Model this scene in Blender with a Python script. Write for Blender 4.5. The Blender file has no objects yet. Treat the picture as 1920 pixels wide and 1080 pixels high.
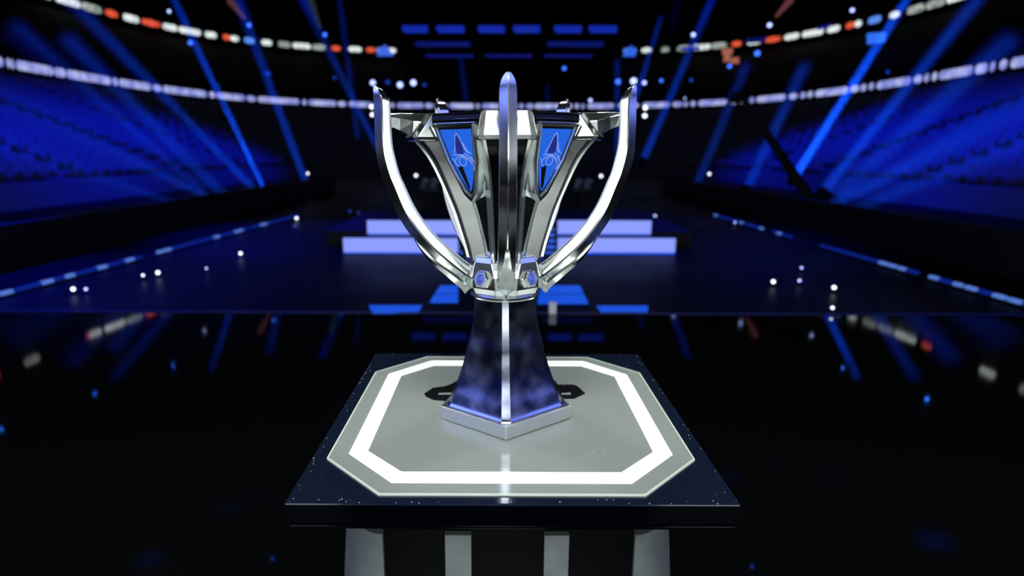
import bpy, bmesh, math, random
from mathutils import Vector, Matrix
random.seed(4)
R = math.radians
C = bpy.context.scene.collection

# ------------------------------------------------------------------ camera, world, exposure
TH = math.asin(.2222)
F = 1116.96
H = 1.601                                   # eye height; the plinth top is at 1.0
cam = bpy.data.cameras.new('camera'); co = bpy.data.objects.new('camera', cam); C.objects.link(co)
cam.sensor_width = 36; cam.lens = F*36/1920
cam.shift_x = 24/1920
cam.clip_start = .05; cam.clip_end = 400
co.location = (0, 0, H)
co.matrix_world = Matrix.Translation((0, 0, H)) @ Matrix.Rotation(R(90)-TH, 4, 'X') @ Matrix.Rotation(R(.2), 4, 'Z')
cam.dof.use_dof = True; cam.dof.focus_distance = 1.18; cam.dof.aperture_fstop = 2.1
sc = bpy.context.scene; sc.camera = co
sc.view_settings.view_transform = 'Standard'; sc.view_settings.look = 'None'
sc.view_settings.gamma = 1; sc.view_settings.use_curve_mapping = False
sc.view_settings.exposure = 0
sc.cycles.max_bounces = 8; sc.cycles.glossy_bounces = 5; sc.cycles.diffuse_bounces = 2
sc.cycles.volume_bounces = 0; sc.cycles.sample_clamp_indirect = 4; sc.cycles.sample_clamp_direct = 0
sc.cycles.caustics_refractive = False
w = bpy.data.worlds.new('world'); sc.world = w; w.use_nodes = True
w.node_tree.nodes['Background'].inputs[0].default_value = (.15, .3, 1, 1)
w.node_tree.nodes['Background'].inputs[1].default_value = .006

def lin(c): return tuple(((v/255)/12.92 if v/255 <= .04045 else (((v/255)+.055)/1.055)**2.4) for v in c)
def lamp(name, kind, loc, aim, power, color, **kw):
    l = bpy.data.lights.new(name, kind); l.energy = power; l.color = color
    for k, v in kw.items(): setattr(l, k, v)
    o = bpy.data.objects.new(name, l); C.objects.link(o); o.location = loc
    o.rotation_euler = (Vector(aim)-Vector(loc)).to_track_quat('-Z', 'Y').to_euler()
    return o
TX, TY, TZ = .016, 1.318, 1.0
WHITE = (.93, 1, .97)
# lamps on the trophy: key lights, and unseen fills added for its reflections
lamp('front_lamp', 'AREA', (-2.1, -2.5, 2.0), (TX, TY, 1.45), 25, WHITE, shape='DISK', size=1.9)
lamp('front_lamp', 'AREA', (2.1, -2.5, 2.0), (TX, TY, 1.45), 25, WHITE, shape='DISK', size=1.9)
lamp('low_front_fill', 'AREA', (0, -3.3, .95), (TX, TY, 1.45), 16, WHITE, shape='DISK', size=1.7)  # unseen, added to brighten the rib side walls
lamp('centre_fill', 'AREA', (0, -3.2, 2.9), (TX, TY, 1.3), 5, (.8, .85, 1), shape='DISK', size=.9)  # unseen, added for the highlight down the stem's front edge
lamp('side_fill', 'AREA', (-3.1, -1.7, 1.8), (TX, TY, 1.5), 12, WHITE, shape='DISK', size=1.9)  # unseen pair, added to lift the handles' outer facets
lamp('side_fill', 'AREA', (3.1, -1.7, 1.8), (TX, TY, 1.5), 12, WHITE, shape='DISK', size=1.9)
lamp('top_lamp', 'AREA', (0, -.5, 4.9), (TX, TY, 1.2), 100, WHITE, shape='DISK', size=1.3)
lamp('rim_lamp', 'SPOT', (-3.2, 4.6, 4.6), (TX, TY, 1.5), 330, WHITE, spot_size=R(24), spot_blend=.5, shadow_soft_size=.3)
lamp('rim_lamp', 'SPOT', (3.2, 4.6, 4.6), (TX, TY, 1.5), 330, WHITE, spot_size=R(24), spot_blend=.5, shadow_soft_size=.3)
lamp('soft_side_fill', 'AREA', (-4.5, 2.1, 1.6), (TX, TY, 1.5), 9, (.85, .9, 1), shape='DISK', size=2.2)  # unseen pair, added to lift the front fin's facets
lamp('soft_side_fill', 'AREA', (4.5, 2.1, 1.6), (TX, TY, 1.5), 9, (.85, .9, 1), shape='DISK', size=2.2)
lamp('tip_fill', 'SPOT', (1.05, 2.62, 4.4), (-.150, 1.53, 1.72), 170, WHITE, spot_size=R(3.6), spot_blend=.5, shadow_soft_size=.35)  # unseen spots added to brighten the rear handle tips
lamp('tip_fill', 'SPOT', (-1.05, 2.62, 4.4), (.182, 1.53, 1.72), 170, WHITE, spot_size=R(3.6), spot_blend=.5, shadow_soft_size=.35)
lamp('blue_fill', 'AREA', (-4.6, .1, 3.0), (TX, TY, 1.2), 30, (.2, .27, 1), shape='DISK', size=1.9)  # unseen pair, added for the blue reflection in the stem
lamp('blue_fill', 'AREA', (4.6, .1, 3.0), (TX, TY, 1.2), 17, (.2, .27, 1), shape='DISK', size=1.9)
# blue floods on the seating bowl and the stage floor
BLUE = (.0, .012, 1)
for s in (-1, 1):
    for (y, p) in ((9, 8500), (19, 16000), (29, 13000)):
        lamp('seating_flood', 'SPOT', (s*7, y, 12), (s*17, y+2, 1.2), p, BLUE, spot_size=R(62), spot_blend=1, shadow_soft_size=.4)
    lamp('seating_flood', 'SPOT', (s*7, -12, 12), (s*19, -12, 2.5), 5000, BLUE, spot_size=R(80), spot_blend=1, shadow_soft_size=.4)
lamp('floor_flood', 'SPOT', (-9, 9, 7), (-4.9, 7.6, 0), 7000, BLUE, spot_size=R(44), spot_blend=1, shadow_soft_size=.3)
lamp('floor_flood', 'SPOT', (-8, 15, 7), (-4.4, 12, 0), 5000, BLUE, spot_size=R(40), spot_blend=1, shadow_soft_size=.3)
lamp('floor_flood', 'SPOT', (8, 17, 8), (3.6, 12.4, 0), 1500, BLUE, spot_size=R(50), spot_blend=1, shadow_soft_size=.3)

def at(x, y, D=None, z=None):
    """world point seen at picture position (x, y) at forward distance D or height z"""
    a = R(.2); dx, dy = x-960, y-540
    x, y = 960+dx*math.cos(a)+dy*math.sin(a), 540-dx*math.sin(a)+dy*math.cos(a)
    q = (y-540)/F; c, s = math.cos(TH), math.sin(TH)
    if D is None:
        v = H-z; D = v*(c-q*s)/(q*c+s)
    else: v = D*(q*c+s)/(c-q*s)
    return Vector(((x-936)*(D*c+v*s)/F, D, H-v))

# ------------------------------------------------------------------ materials
def mat(name, col=(.5, .5, .5), rough=.5, metal=0, emit=None, strength=0, coat=0, spec=.5):
    m = bpy.data.materials.new(name); m.use_nodes = True
    b = m.node_tree.nodes['Principled BSDF']
    b.inputs['Base Color'].default_value = (*col, 1); b.inputs['Roughness'].default_value = rough
    b.inputs['Metallic'].default_value = metal; b.inputs['Coat Weight'].default_value = coat
    b.inputs['Specular IOR Level'].default_value = spec
    if emit: b.inputs['Emission Color'].default_value = (*emit, 1); b.inputs['Emission Strength'].default_value = strength
    return m
def noise_to(m, socket, lo, hi, scale, detail=4, stretch=(1, 1, 1), a=.35, b=.65):
    n = m.node_tree; bs = n.nodes['Principled BSDF']
    tc = n.nodes.new('ShaderNodeTexCoord'); mp = n.nodes.new('ShaderNodeMapping'); mp.inputs['Scale'].default_value = stretch
    t = n.nodes.new('ShaderNodeTexNoise'); t.inputs['Scale'].default_value = scale; t.inputs['Detail'].default_value = detail
    n.links.new(tc.outputs['Object'], mp.inputs[0]); n.links.new(mp.outputs[0], t.inputs['Vector'])
    r = n.nodes.new('ShaderNodeMapRange'); r.inputs[1].default_value = a; r.inputs[2].default_value = b
    n.links.new(t.outputs[0], r.inputs[0])
    if isinstance(lo, tuple):
        mx = n.nodes.new('ShaderNodeMix'); mx.data_type = 'RGBA'
        mx.inputs[6].default_value = (*lo, 1); mx.inputs[7].default_value = (*hi, 1)
        n.links.new(r.outputs[0], mx.inputs[0]); n.links.new(mx.outputs[2], bs.inputs[socket])
    else:
        r.inputs[3].default_value = lo; r.inputs[4].default_value = hi
        n.links.new(r.outputs[0], bs.inputs[socket])
    return m
def bump(m, scale, dist, strength=.3):
    n = m.node_tree; t = n.nodes.new('ShaderNodeTexNoise'); t.inputs['Scale'].default_value = scale; t.inputs['Detail'].default_value = 6
    tc = n.nodes.new('ShaderNodeTexCoord'); n.links.new(tc.outputs['Object'], t.inputs['Vector'])
    b = n.nodes.new('ShaderNodeBump'); b.inputs['Distance'].default_value = dist; b.inputs['Strength'].default_value = strength
    n.links.new(t.outputs[0], b.inputs['Height']); n.links.new(b.outputs[0], n.nodes['Principled BSDF'].inputs['Normal'])
    return m
def glow(name, col, s, dark=(.02, .02, .03)): return mat(name, dark, .4, emit=lin(col), strength=s)

rib_m = bump(noise_to(mat('brushed_silver', (.90, .93, .91), .3, 1), 'Roughness', .22, .30, 9, 2, a=.25, b=.75), 60, .0005, .05)
chrome = bump(noise_to(mat('polished_silver', (.88, .91, .90), .2, 1), 'Roughness', .12, .21, 14, a=.25, b=.75), 9, .001, .12)
mirror = bump(noise_to(mat('mirror_silver', (.84, .87, .88), .1, 1), 'Roughness', .07, .16, 18, a=.25, b=.75), 11, .001, .15)
stem_m = bump(noise_to(mat('smudged_silver', (.50, .54, .66), .1, 1), 'Roughness', .08, .27, 22, 4, a=.25, b=.75), 9, .001, .2)
satin = bump(noise_to(mat('satin_silver', (.80, .82, .80), .4, 1), 'Roughness', .34, .46, 40), 60, .0004, .2)
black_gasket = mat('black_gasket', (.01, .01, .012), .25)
rim_recess = mat('rim_black_recess_shade', (.003, .003, .005), .12, spec=.12)  # black of the rim band, and painted shade in the rib hollows
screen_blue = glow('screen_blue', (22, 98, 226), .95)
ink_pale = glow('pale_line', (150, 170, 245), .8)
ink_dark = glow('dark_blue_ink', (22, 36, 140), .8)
gem_blue = mat('blue_gem', (.05, .09, .5), .15, emit=lin((60, 80, 200)), strength=.5, coat=1)
slab_black = mat('black_lacquer', (.009, .015, .034), .12, coat=.4)
slab_shade = mat('lacquer_shade', (.0008, .001, .003), .08, spec=.08)  # slab lacquer darkened to carry the shade of its unlit front
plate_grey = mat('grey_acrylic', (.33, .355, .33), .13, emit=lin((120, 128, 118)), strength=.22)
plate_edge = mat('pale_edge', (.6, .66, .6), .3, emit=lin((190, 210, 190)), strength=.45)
ring_white = glow('white_light_band', (246, 255, 246), 1.25, (.8, .8, .8))
leg_grey = noise_to(mat('grey_laminate', (.2, .23, .24), .45), 'Base Color', (.16, .18, .19), (.19, .215, .225), 30)
leg_black = mat('black_laminate', (.001, .001, .0012), .5, spec=.06)
chip = mat('chipped_edge', (.75, .8, .8), .4)

# ------------------------------------------------------------------ mesh helpers
def link(name, me, m, parent=None, kind=None):
    o = bpy.data.objects.new(name, me); C.objects.link(o)
    if m is not None:
        for q in (m if isinstance(m, (list, tuple)) else [m]): me.materials.append(q)
    if parent: o.parent = parent
    if kind: o['kind'] = kind
    return o
def obj(name, bm, m, parent=None, kind=None, smooth=None, bevel=0):
    bmesh.ops.recalc_face_normals(bm, faces=bm.faces)
    me = bpy.data.meshes.new(name); bm.to_mesh(me); bm.free()
    if smooth is not None:
        me.shade_smooth(); me.set_sharp_from_angle(angle=R(smooth))
    o = link(name, me, m, parent, kind)
    if bevel:
        b = o.modifiers.new('bevel', 'BEVEL'); b.width = bevel; b.segments = 2; b.limit_method = 'ANGLE'; b.angle_limit = R(30)
    return o
def thing(name, label, cat, loc=(0, 0, 0), group=None):
    o = bpy.data.objects.new(name, None); C.objects.link(o); o.location = loc; o.empty_display_size = .1
    o['label'] = label; o['category'] = cat
    if group: o['group'] = group
    return o
def tag(o, label, cat, group=None):
    o['label'] = label; o['category'] = cat
    if group: o['group'] = group
    return o
def loft(bm, rings, closed=True, caps=True):
    vs = [[bm.verts.new(p) for p in r] for r in rings]
    n = len(rings[0])
    for a, b in zip(vs, vs[1:]):
        for i in range(n if closed else n-1):
            j = (i+1) % n
            bm.faces.new((a[i], a[j], b[j], b[i]))
    if caps and closed: bm.faces.new(vs[0][::-1]); bm.faces.new(vs[-1])
    return vs
def box(bm, c, s, rot=None):
    m = Matrix.Translation(c)
    if rot is not None: m = m @ rot.to_4x4()
    bmesh.ops.create_cube(bm, size=1, matrix=m @ Matrix.Diagonal((*s, 1)))
def cyl(bm, p0, p1, r0, r1=None, n=20, caps=True):
    p0, p1 = Vector(p0), Vector(p1); d = p1-p0
    m = Matrix.Translation((p0+p1)/2) @ d.to_track_quat('Z', 'Y').to_matrix().to_4x4()
    bmesh.ops.create_cone(bm, cap_ends=caps, segments=n, radius1=r0, radius2=r0 if r1 is None else r1, depth=d.length, matrix=m)
def lathe(bm, prof, n=48, axis=None):
    rings = []
    for k in range(n):
        a = 2*math.pi*k/n
        rings.append([Vector((r*math.cos(a), r*math.sin(a), z)) for r, z in prof])
    if axis is not None: rings = [[axis @ p for p in r] for r in rings]
    vs = [[bm.verts.new(p) for p in r] for r in rings]
    for i in range(n):
        a, b = vs[i], vs[(i+1) % n]
        for j in range(len(prof)-1): bm.faces.new((a[j], b[j], b[j+1], a[j+1]))
    bmesh.ops.remove_doubles(bm, verts=bm.verts, dist=1e-6)
def interp(pts, n):
    """smooth curve through points (any dimension)"""
    out = []; P = [pts[0]]+list(pts)+[pts[-1]]
    for i in range(1, len(P)-2):
        for k in range(n):
            t = k/n
            out.append(tuple(.5*((2*b)+(-a+c)*t+(2*a-5*b+4*c-d)*t*t+(-a+3*b-3*c+d)*t**3) for a, b, c, d in zip(P[i-1], P[i], P[i+1], P[i+2])))
    out.append(tuple(pts[-1])); return out
def prism(bm, poly, z0, z1, f=lambda p: p):
    loft(bm, [[f(Vector((x, y, z0))) for x, y in poly], [f(Vector((x, y, z1))) for x, y in poly]])
def flat_ring(bm, outer, inner, z0, z1, f=lambda p: p):
    n = len(outer)
    A = [[bm.verts.new(f(Vector((x, y, z)))) for x, y in p] for p, z in ((outer, z0), (outer, z1), (inner, z1), (inner, z0))]
    for k in range(4):
        a, b = A[k], A[(k+1) % 4]
        for i in range(n): j = (i+1) % n; bm.faces.new((a[i], a[j], b[j], b[i]))

# ------------------------------------------------------------------ setting: floor, bowl, ceiling
floor_m = noise_to(mat('gloss_black_floor', (.005, .0055, .0055), .05, spec=.5), 'Roughness', .025, .05, .8)
deck_m = noise_to(mat('satin_blue_black_deck', (.006, .007, .014), .45, spec=.05), 'Roughness', .4, .5, .6)
bm = bmesh.new(); box(bm, (0, -7.1, -.1), (30, 26, .2)); obj('floor', bm, floor_m, kind='structure')
bm = bmesh.new(); box(bm, (0, 28.9, -.102), (60, 46, .2)); obj('floor_far', bm, deck_m, kind='structure')
trim_blue = glow('dim_blue_trim', (0, 10, 70), .6)
bm = bmesh.new(); box(bm, (0, 5.87, .004), (30, .03, .012)); obj('trim_1', bm, trim_blue, kind='structure')

def plan(a, yc, b, yb, bb, n=3.0, N=48):
    """open-ended oval of the bowl: far superellipse cap, straight sides, near cap"""
    pts = []
    for k in range(N+1):
        t = math.pi*k/N
        c, s = math.cos(t), math.sin(t)
        pts.append((a*math.copysign(abs(c)**(2/n), c), yc+b*abs(s)**(2/n)))
    for k in range(1, 6): pts.append((-a, yc+(yb-yc)*k/6))
    for k in range(N+1):
        t = math.pi+math.pi*k/N
        c, s = math.cos(t), math.sin(t)
        pts.append((a*math.copysign(abs(c)**(2/n), c), yb-bb*abs(s)**(2/n)))
    for k in range(1, 6): pts.append((a, yb+(yc-yb)*k/6))
    return pts
def lowring(f, N=48):   # f = 0 at the pitch side, 1 at the lower ribbon
    return plan(13.2+(25.3-13.2)*f, 30, 14.5+(30-14.5)*f, -8, 12+15*f, 3, N)
concrete = mat('dark_concrete', (.16, .16, .18), .8)
bm = bmesh.new(); NR = 18
rings = []
for i in range(NR):
    z = .75+(5.3-.75)*(i/NR)
    rings.append([(x, y, z) for x, y in lowring(i/NR)]); rings.append([(x, y, z) for x, y in lowring((i+1)/NR)])
rings = [[(x, y, -.1) for x, y in lowring(0)]]+rings+[[(x, y, 5.5) for x, y in lowring(1)]]
loft(bm, rings, caps=False); obj('wall_seating_tier', bm, concrete, kind='structure')
dark = mat('dark_wall', (.012, .013, .02), .9)
bm = bmesh.new()
up = lambda f: plan(25.6+(31.2-25.6)*f, 30+3*f, 30.2+3.4*f, -8, 28, 3)
rings = [[(x, y, 6.2) for x, y in up(0)], [(x, y, 7.0) for x, y in up(.0)], [(x, y, 11.2) for x, y in up(.95)], [(x, y, 12.3) for x, y in up(1)],
         [(x, y, 13.) for x, y in up(1)], [(x, y, 20) for x, y in up(2.4)]]
loft(bm, rings, caps=False); obj('wall_upper_tier', bm, dark, kind='structure')
bm = bmesh.new(); box(bm, (0, 15, 21), (110, 140, .4)); obj('ceiling', bm, mat('black_ceiling', (.006, .006, .008), .9), kind='structure')

# seats: nobody could count them under the blue light
seat_m = mat('grey_seat', (.2, .2, .22), .7)
SV, SF = [], []
def qbox(x, y, z, sx, sy, sz, ang):
    c, s_ = math.cos(ang), math.sin(ang); n0 = len(SV)
    for dx, dy, dz in ((-1,-1,-1),(1,-1,-1),(1,1,-1),(-1,1,-1),(-1,-1,1),(1,-1,1),(1,1,1),(-1,1,1)):
        u, v = dx*sx/2, dy*sy/2; SV.append((x+u*c-v*s_, y+u*s_+v*c, z+dz*sz/2))
    for f_ in ((0,3,2,1),(4,5,6,7),(0,1,5,4),(1,2,6,5),(2,3,7,6),(3,0,4,7)): SF.append(tuple(n0+q for q in f_))
for i in range(NR):
    z = .75+(5.3-.75)*(i/NR); P = lowring((i+.55)/NR, 90)
    if i > NR-2: break
    for (x0, y0), (x1, y1) in zip(P, P[1:]+P[:1]):
        seg = math.hypot(x1-x0, y1-y0); n = max(1, int(seg/.62)); ang = math.atan2(y1-y0, x1-x0)
        if y0 < -9: continue
        for k in range(n):
            t = (k+.5)/n; x, y = x0+(x1-x0)*t, y0+(y1-y0)*t
            if abs(((y if abs(x) > 12+i*.5 else x*1.1)+3) % 6.2-3.1) < .38: continue       # stair aisles
            qbox(x, y, z+.30, .58, .12, .44, ang)
            qbox(x*.991, y-(.1 if y > 30 else 0), z+.24, .46, .4, .1, ang)
me = bpy.data.meshes.new('arena_seats'); me.from_pydata(SV, [], SF); me.update()
o = link('arena_seats', me, seat_m)
o['kind'] = 'stuff'; tag(o, 'rows of empty arena seats washed in blue light', 'seats')

# ------------------------------------------------------------------ ribbon boards
def ring_point(P, px):
    """where the sight line of picture column px meets the plan curve P"""
    k = (px-936)/F
    best = None
    for (x0, y0), (x1, y1) in zip(P, P[1:]+P[:1]):
        if max(y0, y1) < 3: continue
        # x = k*y*cos(TH) approx: depth differs slightly with height
        g0, g1 = x0-k*y0*.975, x1-k*y1*.975
        if g0*g1 <= 0 and g0 != g1:
            t = g0/(g0-g1); best = Vector((x0+(x1-x0)*t, y0+(y1-y0)*t, 0))
    return best
def ribbon(nm, label, P, z, h, segs, mats):
    t = thing(nm, label, 'led board', (0, 30, z))
    n = len(P); bm = bmesh.new()
    Pi = P
    def off(d):
        out = []
        for i in range(n):
            a, b = Vector(P[i-1]), Vector(P[(i+1) % n]); tv = (b-a).normalized(); out.append((P[i][0]+tv.y*d, P[i][1]-tv.x*d))
        return out
    O = off(-.28)
    rr = [[(x, y-30, zz) for x, y in Q] for Q, zz in ((P, -h*.8), (O, -h*.8), (O, h*.8), (P, h*.8), (P, -h*.8))]
    loft(bm, rr, caps=False); obj('board', bm, dark, t)
    for (a, b, c) in segs:
        k = max(1, int((b-a)/9)) if c != 'o' else 1
        q = [ring_point(P, a+(b-a)*i/(2*k)) for i in range(2*k+1)]
        if any(p is None for p in q): continue
        bmq = bmesh.new(); m = len(q); fc = []
        for i, p in enumerate(q):
            inward = (Vector((0, 20, 0))-p); inward.z = 0; inward.normalize()
            e = min(1, .62+.38*min(i, m-1-i)) if m > 2 else 1
            hh = h*.5*(e if c != 'w' else e*(1 if i % 2 else .86))
            c0 = p+inward*.34+Vector((0, -30, 0))
            fc.append([c0+Vector((0, 0, -hh)), c0+inward*.05+Vector((0, 0, -hh)), c0+inward*.05+Vector((0, 0, hh)), c0+Vector((0, 0, hh))])
        loft(bmq, fc); obj('lit_lettering', bmq, mats[c], t)
    return t
low = [(0,26),(33,38),(40,45),(50,116),(119,138),(141,220),(224,233),(236,293),(297,312),(315,395),(400,410),(414,465),(469,485),(490,565),(571,578),(583,633),(637,652),(657,700),(704,733),(735,740),(746,794),(798,812),(816,838),(843,888),(893,898),(903,935),(940,968),(972,980),(985,998),(1001,1046),(1050,1070),(1075,1082),(1087,1092),(1099,1147),(1155,1163),(1167,1192),(1200,1250),(1256,1273),(1276,1283),(1289,1297),(1303,1355),(1361,1376),(1380,1387),(1397,1405),(1410,1463),(1470,1484),(1490,1499),(1503,1513),(1518,1576),(1582,1597),(1600,1610),(1616,1624),(1630,1690),(1697,1711),(1716,1724),(1730,1738),(1743,1802),(1808,1829),(1835,1842),(1852,1864),(1872,1925)]
for k in range(14):       # the board goes on past both sides of the view
    a_ = 12+k*(80+14*k); low += [(-a_-70-12*k, -a_), (1920+a_+14, 1920+a_+84+12*k)]
def led_noise(name, c0, c1, s, scale):
    m = glow(name, c0, s); return noise_to(m, 'Emission Color', lin(c0), lin(c1), scale, 1)
mw = led_noise('lilac_led', (188, 194, 242), (128, 138, 222), .92, 1.6)
ribbon('ribbon_board', 'lower curved ribbon board with pale lilac lettering around the bowl', lowring(1), 5.92, .5, [(a, b, 'w') for a, b in low], {'w': mw})
upsegs = [(103,108,'o'),(108,135,'w'),(142,185,'w'),(187,222,'d'),(229,250,'o'),(260,287,'w'),(292,324,'o'),(329,355,'w'),(358,396,'w'),(404,424,'w'),(436,449,'o'),(449,464,'w'),(474,492,'b'),(505,523,'w'),(535,557,'d'),(561,593,'w'),(596,620,'d'),(631,647,'o'),(662,685,'w'),(694,710,'o'),(712,724,'b'),(725,747,'w'),(1160,1183,'b'),(1193,1210,'w'),(1228,1242,'d'),(1257,1280,'d'),(1284,1317,'w'),(1318,1346,'d'),(1355,1372,'o'),(1383,1407,'w'),(1415,1442,'o'),(1449,1475,'w'),(1481,1518,'w'),(1525,1547,'w'),(1558,1573,'o'),(1573,1585,'w'),(1597,1619,'b'),(1634,1651,'w'),(1665,1694,'d'),(1697,1730,'d'),(1733,1778,'w'),(1792,1812,'o')]
for k in range(12):
    a_ = 20+k*(60+10*k); upsegs += [(1830+a_, 1830+a_+28+6*k, 'owd'[k % 3]), (90-a_-28-6*k, 90-a_, 'wdo'[k % 3])] if k else []
mats = {'w': led_noise('white_led', (240, 250, 245), (190, 200, 205), 1.1, 3), 'd': led_noise('grey_led', (190, 200, 190), (110, 120, 118), .9, 4),
        'o': led_noise('orange_led', (232, 96, 66), (215, 70, 45), 1.0, 3), 'b': glow('blue_led', (90, 140, 235), 1.0)}
ribbon('ribbon_board', 'upper curved ribbon board with white and orange lettering, broken behind the trophy', plan(30.9, 33, 33, -8, 28, 3), 11.75, .53, upsegs, mats)

# ------------------------------------------------------------------ stage with lit steps
lilac = glow('lilac_led_wall', (140, 157, 255), 1.0); skyblue = glow('blue_led_wall', (22, 80, 232), .9)
black = mat('stage_black', (.006, .006, .008), .6)
def led_front(label, x0, x1, y0, y1, D):
    a, b = at(x0, y0, D), at(x1, y1, D); w_, h_ = b.x-a.x, a.z-b.z
    t = thing('led_step', label, 'stage step', ((a.x+b.x)/2, D, b.z), 'lit stage steps')
    bm = bmesh.new(); box(bm, (0, .2, h_/2-.005), (w_+.03, .36, h_+.0)); obj('riser', bm, black, t)
    bm = bmesh.new(); box(bm, (0, .008, h_/2+h_*.07), (w_, .02, h_*.84)); obj('panel', bm, lilac, t)
    bm = bmesh.new(); box(bm, (0, .010, h_*.075), (w_, .02, h_*.13)); obj('lower_edge', bm, skyblue, t)
led_front('wide lower lilac lit step left of the stage stairs', 643, 859, 446, 478, 9.5)
led_front('wide lower lilac lit step right of the stage stairs', 1046, 1265, 446, 478, 9.5)
led_front('narrower upper lilac lit step left of the stage stairs', 688, 859, 413, 443, 9.9)
led_front('narrower upper lilac lit step right of the stage stairs', 1046, 1220, 413, 443, 9.9)
p0, p1 = at(860, 478, 9.5), at(1045, 412, 9.5)
t = thing('stage_stairs', 'dark stairs with blue glowing treads between the lit steps', 'stairs', ((p0.x+p1.x)/2, 9.6, 0))
bm = bmesh.new(); bn = bmesh.new(); wst = p1.x-p0.x-.02
for k in range(5):
    z = p0.z+k*.088; box(bm, (0, k*.075+.06, z/2+.02), (wst, .12, z+.03)); box(bn, (0, k*.075-.006, z+.022), (wst, .012, .045))
obj('treads', bm, black, t); obj('glowing_nosing', bn, mat('blue_nosing', (.02, .03, .1), .5, emit=lin((60, 110, 250)), strength=.8), t)
bm = bmesh.new(); a, b = at(600, 478, 9.9), at(1310, 478, 9.9)
box(bm, ((a.x+b.x)/2, 12.3, .13), (b.x-a.x, 4.0, .26)); tag(obj('stage_platform', bm, black), 'low black stage platform carrying the lit steps', 'stage')
# blue lit floor tiles ahead of the steps
def tile(label, quad):
    bm = bmesh.new(); v = [at(x, y, z=.012) for x, y in quad]
    c = sum(v, Vector())/4; c.z = 0
    loft(bm, [[Vector((p.x-c.x, p.y-c.y, .0)) for p in v], [Vector((p.x-c.x, p.y-c.y, .012)) for p in v]])
    o = obj('floor_light_panel', bm, glow('floor_blue', (16, 84, 228), .88)); o.location = c
    tag(o, label, 'light panel', 'blue floor light panels')
tile('blue floor panel left of the trophy collar, upper of the slanted pair', [(826, 535), (859, 535), (859, 548), (817, 548)])
tile('blue floor panel left of the trophy collar, lower of the slanted pair', [(815, 551), (859, 551), (859, 566), (806, 566)])
tile('blue floor panel right of the trophy collar, upper of the slanted pair', [(1015, 535), (1087, 535), (1094, 549), (1012, 549)])
tile('blue floor panel right of the trophy collar, lower of the slanted pair', [(1010, 552), (1095, 552), (1103, 568), (1008, 568)])
tile('long blue floor panel nearest the trophy stem on the left', [(692, 572), (791, 572), (783, 585), (698, 585)])
tile('long blue floor panel nearest the trophy stem on the right', [(1119, 573), (1215, 573), (1214, 585), (1128, 585)])
# LED strips along both edges of the deck
def strip(label, pts, gaps):
    t = thing('edge_light_strip', label, 'light strip', (0, 0, 0), 'edge light strips of the deck')
    a, b = at(*pts[0], z=.03), at(*pts[1], z=.03)
    t.location = (a.x, a.y, 0); n = 46
    rail = bmesh.new(); d = (b-a)
    rot = Vector((d.x, d.y, 0)).to_track_quat('X', 'Z').to_matrix()
    box(rail, d/2, (d.length, .10, .05), rot); obj('rail', rail, black, t)
    for k in range(n):
        f = (k+.5)/n
        if any(g0 < f < g1 for g0, g1 in gaps): continue
        q = bmesh.new(); box(q, d*f+Vector((0, 0, .045)), (d.length/n*random.uniform(.55, 1.0), .05, .04), rot)
        obj('light_segment', q, STR[0] if random.random() < .25 else STR[1], t)
STR = (glow('strip_pale', (105, 150, 255), .6), glow('strip_blue', (14, 50, 190), .4))
strip('long blue light strip along the left deck edge', [(-30, 562), (557, 405)], [(.30, .34), (.69, .72)])
strip('long blue light strip along the right deck edge', [(1950, 580), (1340, 404)], [(.18, .2), (.46, .56), (.66, .7)])
# dark side barriers beyond the strips
for s, nm in ((-1, 'left'), (1, 'right')):
    bm = bmesh.new(); box(bm, (0, 0, .3), (.2, 22, .6)); o = obj('barrier', bm, black); o.location = (s*6.9, 14, 0)
    tag(o, f'low black barrier on the {nm} between deck and seats', 'barrier')

# ------------------------------------------------------------------ hanging rig with blue light bars
rb = glow('rig_blue', (16, 40, 165), .95); rd = glow('rig_blue_dim', (8, 22, 110), .8)
rig = thing('lighting_rig', 'black lighting truss hung above the stage behind the trophy', 'truss', (0, 26, 7))
bm = bmesh.new()
for (yy, D) in ((40, 25), (76, 27), (99, 29)):
    a, b = at(745, yy, D), at(1165, yy, D)
    for dz in (0, .4):
        for dy in (0, .4):
            p, q = a-rig.location, b-rig.location
            cyl(bm, (p.x, p.y+dy+.25, p.z+dz), (q.x, q.y+dy+.25, q.z+dz), .03, n=6)
    for k in range(25):
        f = k/24; p = a.lerp(b, f)-rig.location
        cyl(bm, (p.x, p.y+.25, p.z), (p.x+.35*(1 if k < 24 else 0), p.y+.65, p.z+.4), .018, n=5)
for x in (760, 950, 1150):
    a = at(x, 40, 25)-rig.location; cyl(bm, (a.x, a.y+.3, a.z), (a.x, a.y+.3, 13.8), .03, n=6)
obj('frame', bm, black, rig)
bm = bmesh.new(); a, b = at(770, 200, 31), at(1145, 112, 31)
def bar(label, x0, x1, y0, y1, D, m):
    a, b = at(x0, y0, D), at(x1, y1, D); w_, h_ = b.x-a.x, a.z-b.z
    t = thing('light_bar', label, 'light bar', ((a.x+b.x)/2, D, b.z), 'blue light bars on the rig')
    e = h_*.45; poly = [(-w_/2+e, 0), (w_/2-e*.3, 0), (w_/2, h_*.5), (w_/2-e*.3, h_), (-w_/2+e*.4, h_), (-w_/2, h_*.55)]
    bm = bmesh.new(); prism(bm, poly, 0, .04, lambda p: Vector((p.x, -p.z, p.y))); obj('lens', bm, m, t)
    bm = bmesh.new(); box(bm, (0, .06, h_/2), (w_*1.03, .11, h_*1.3)); obj('housing', bm, black, t)
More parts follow.
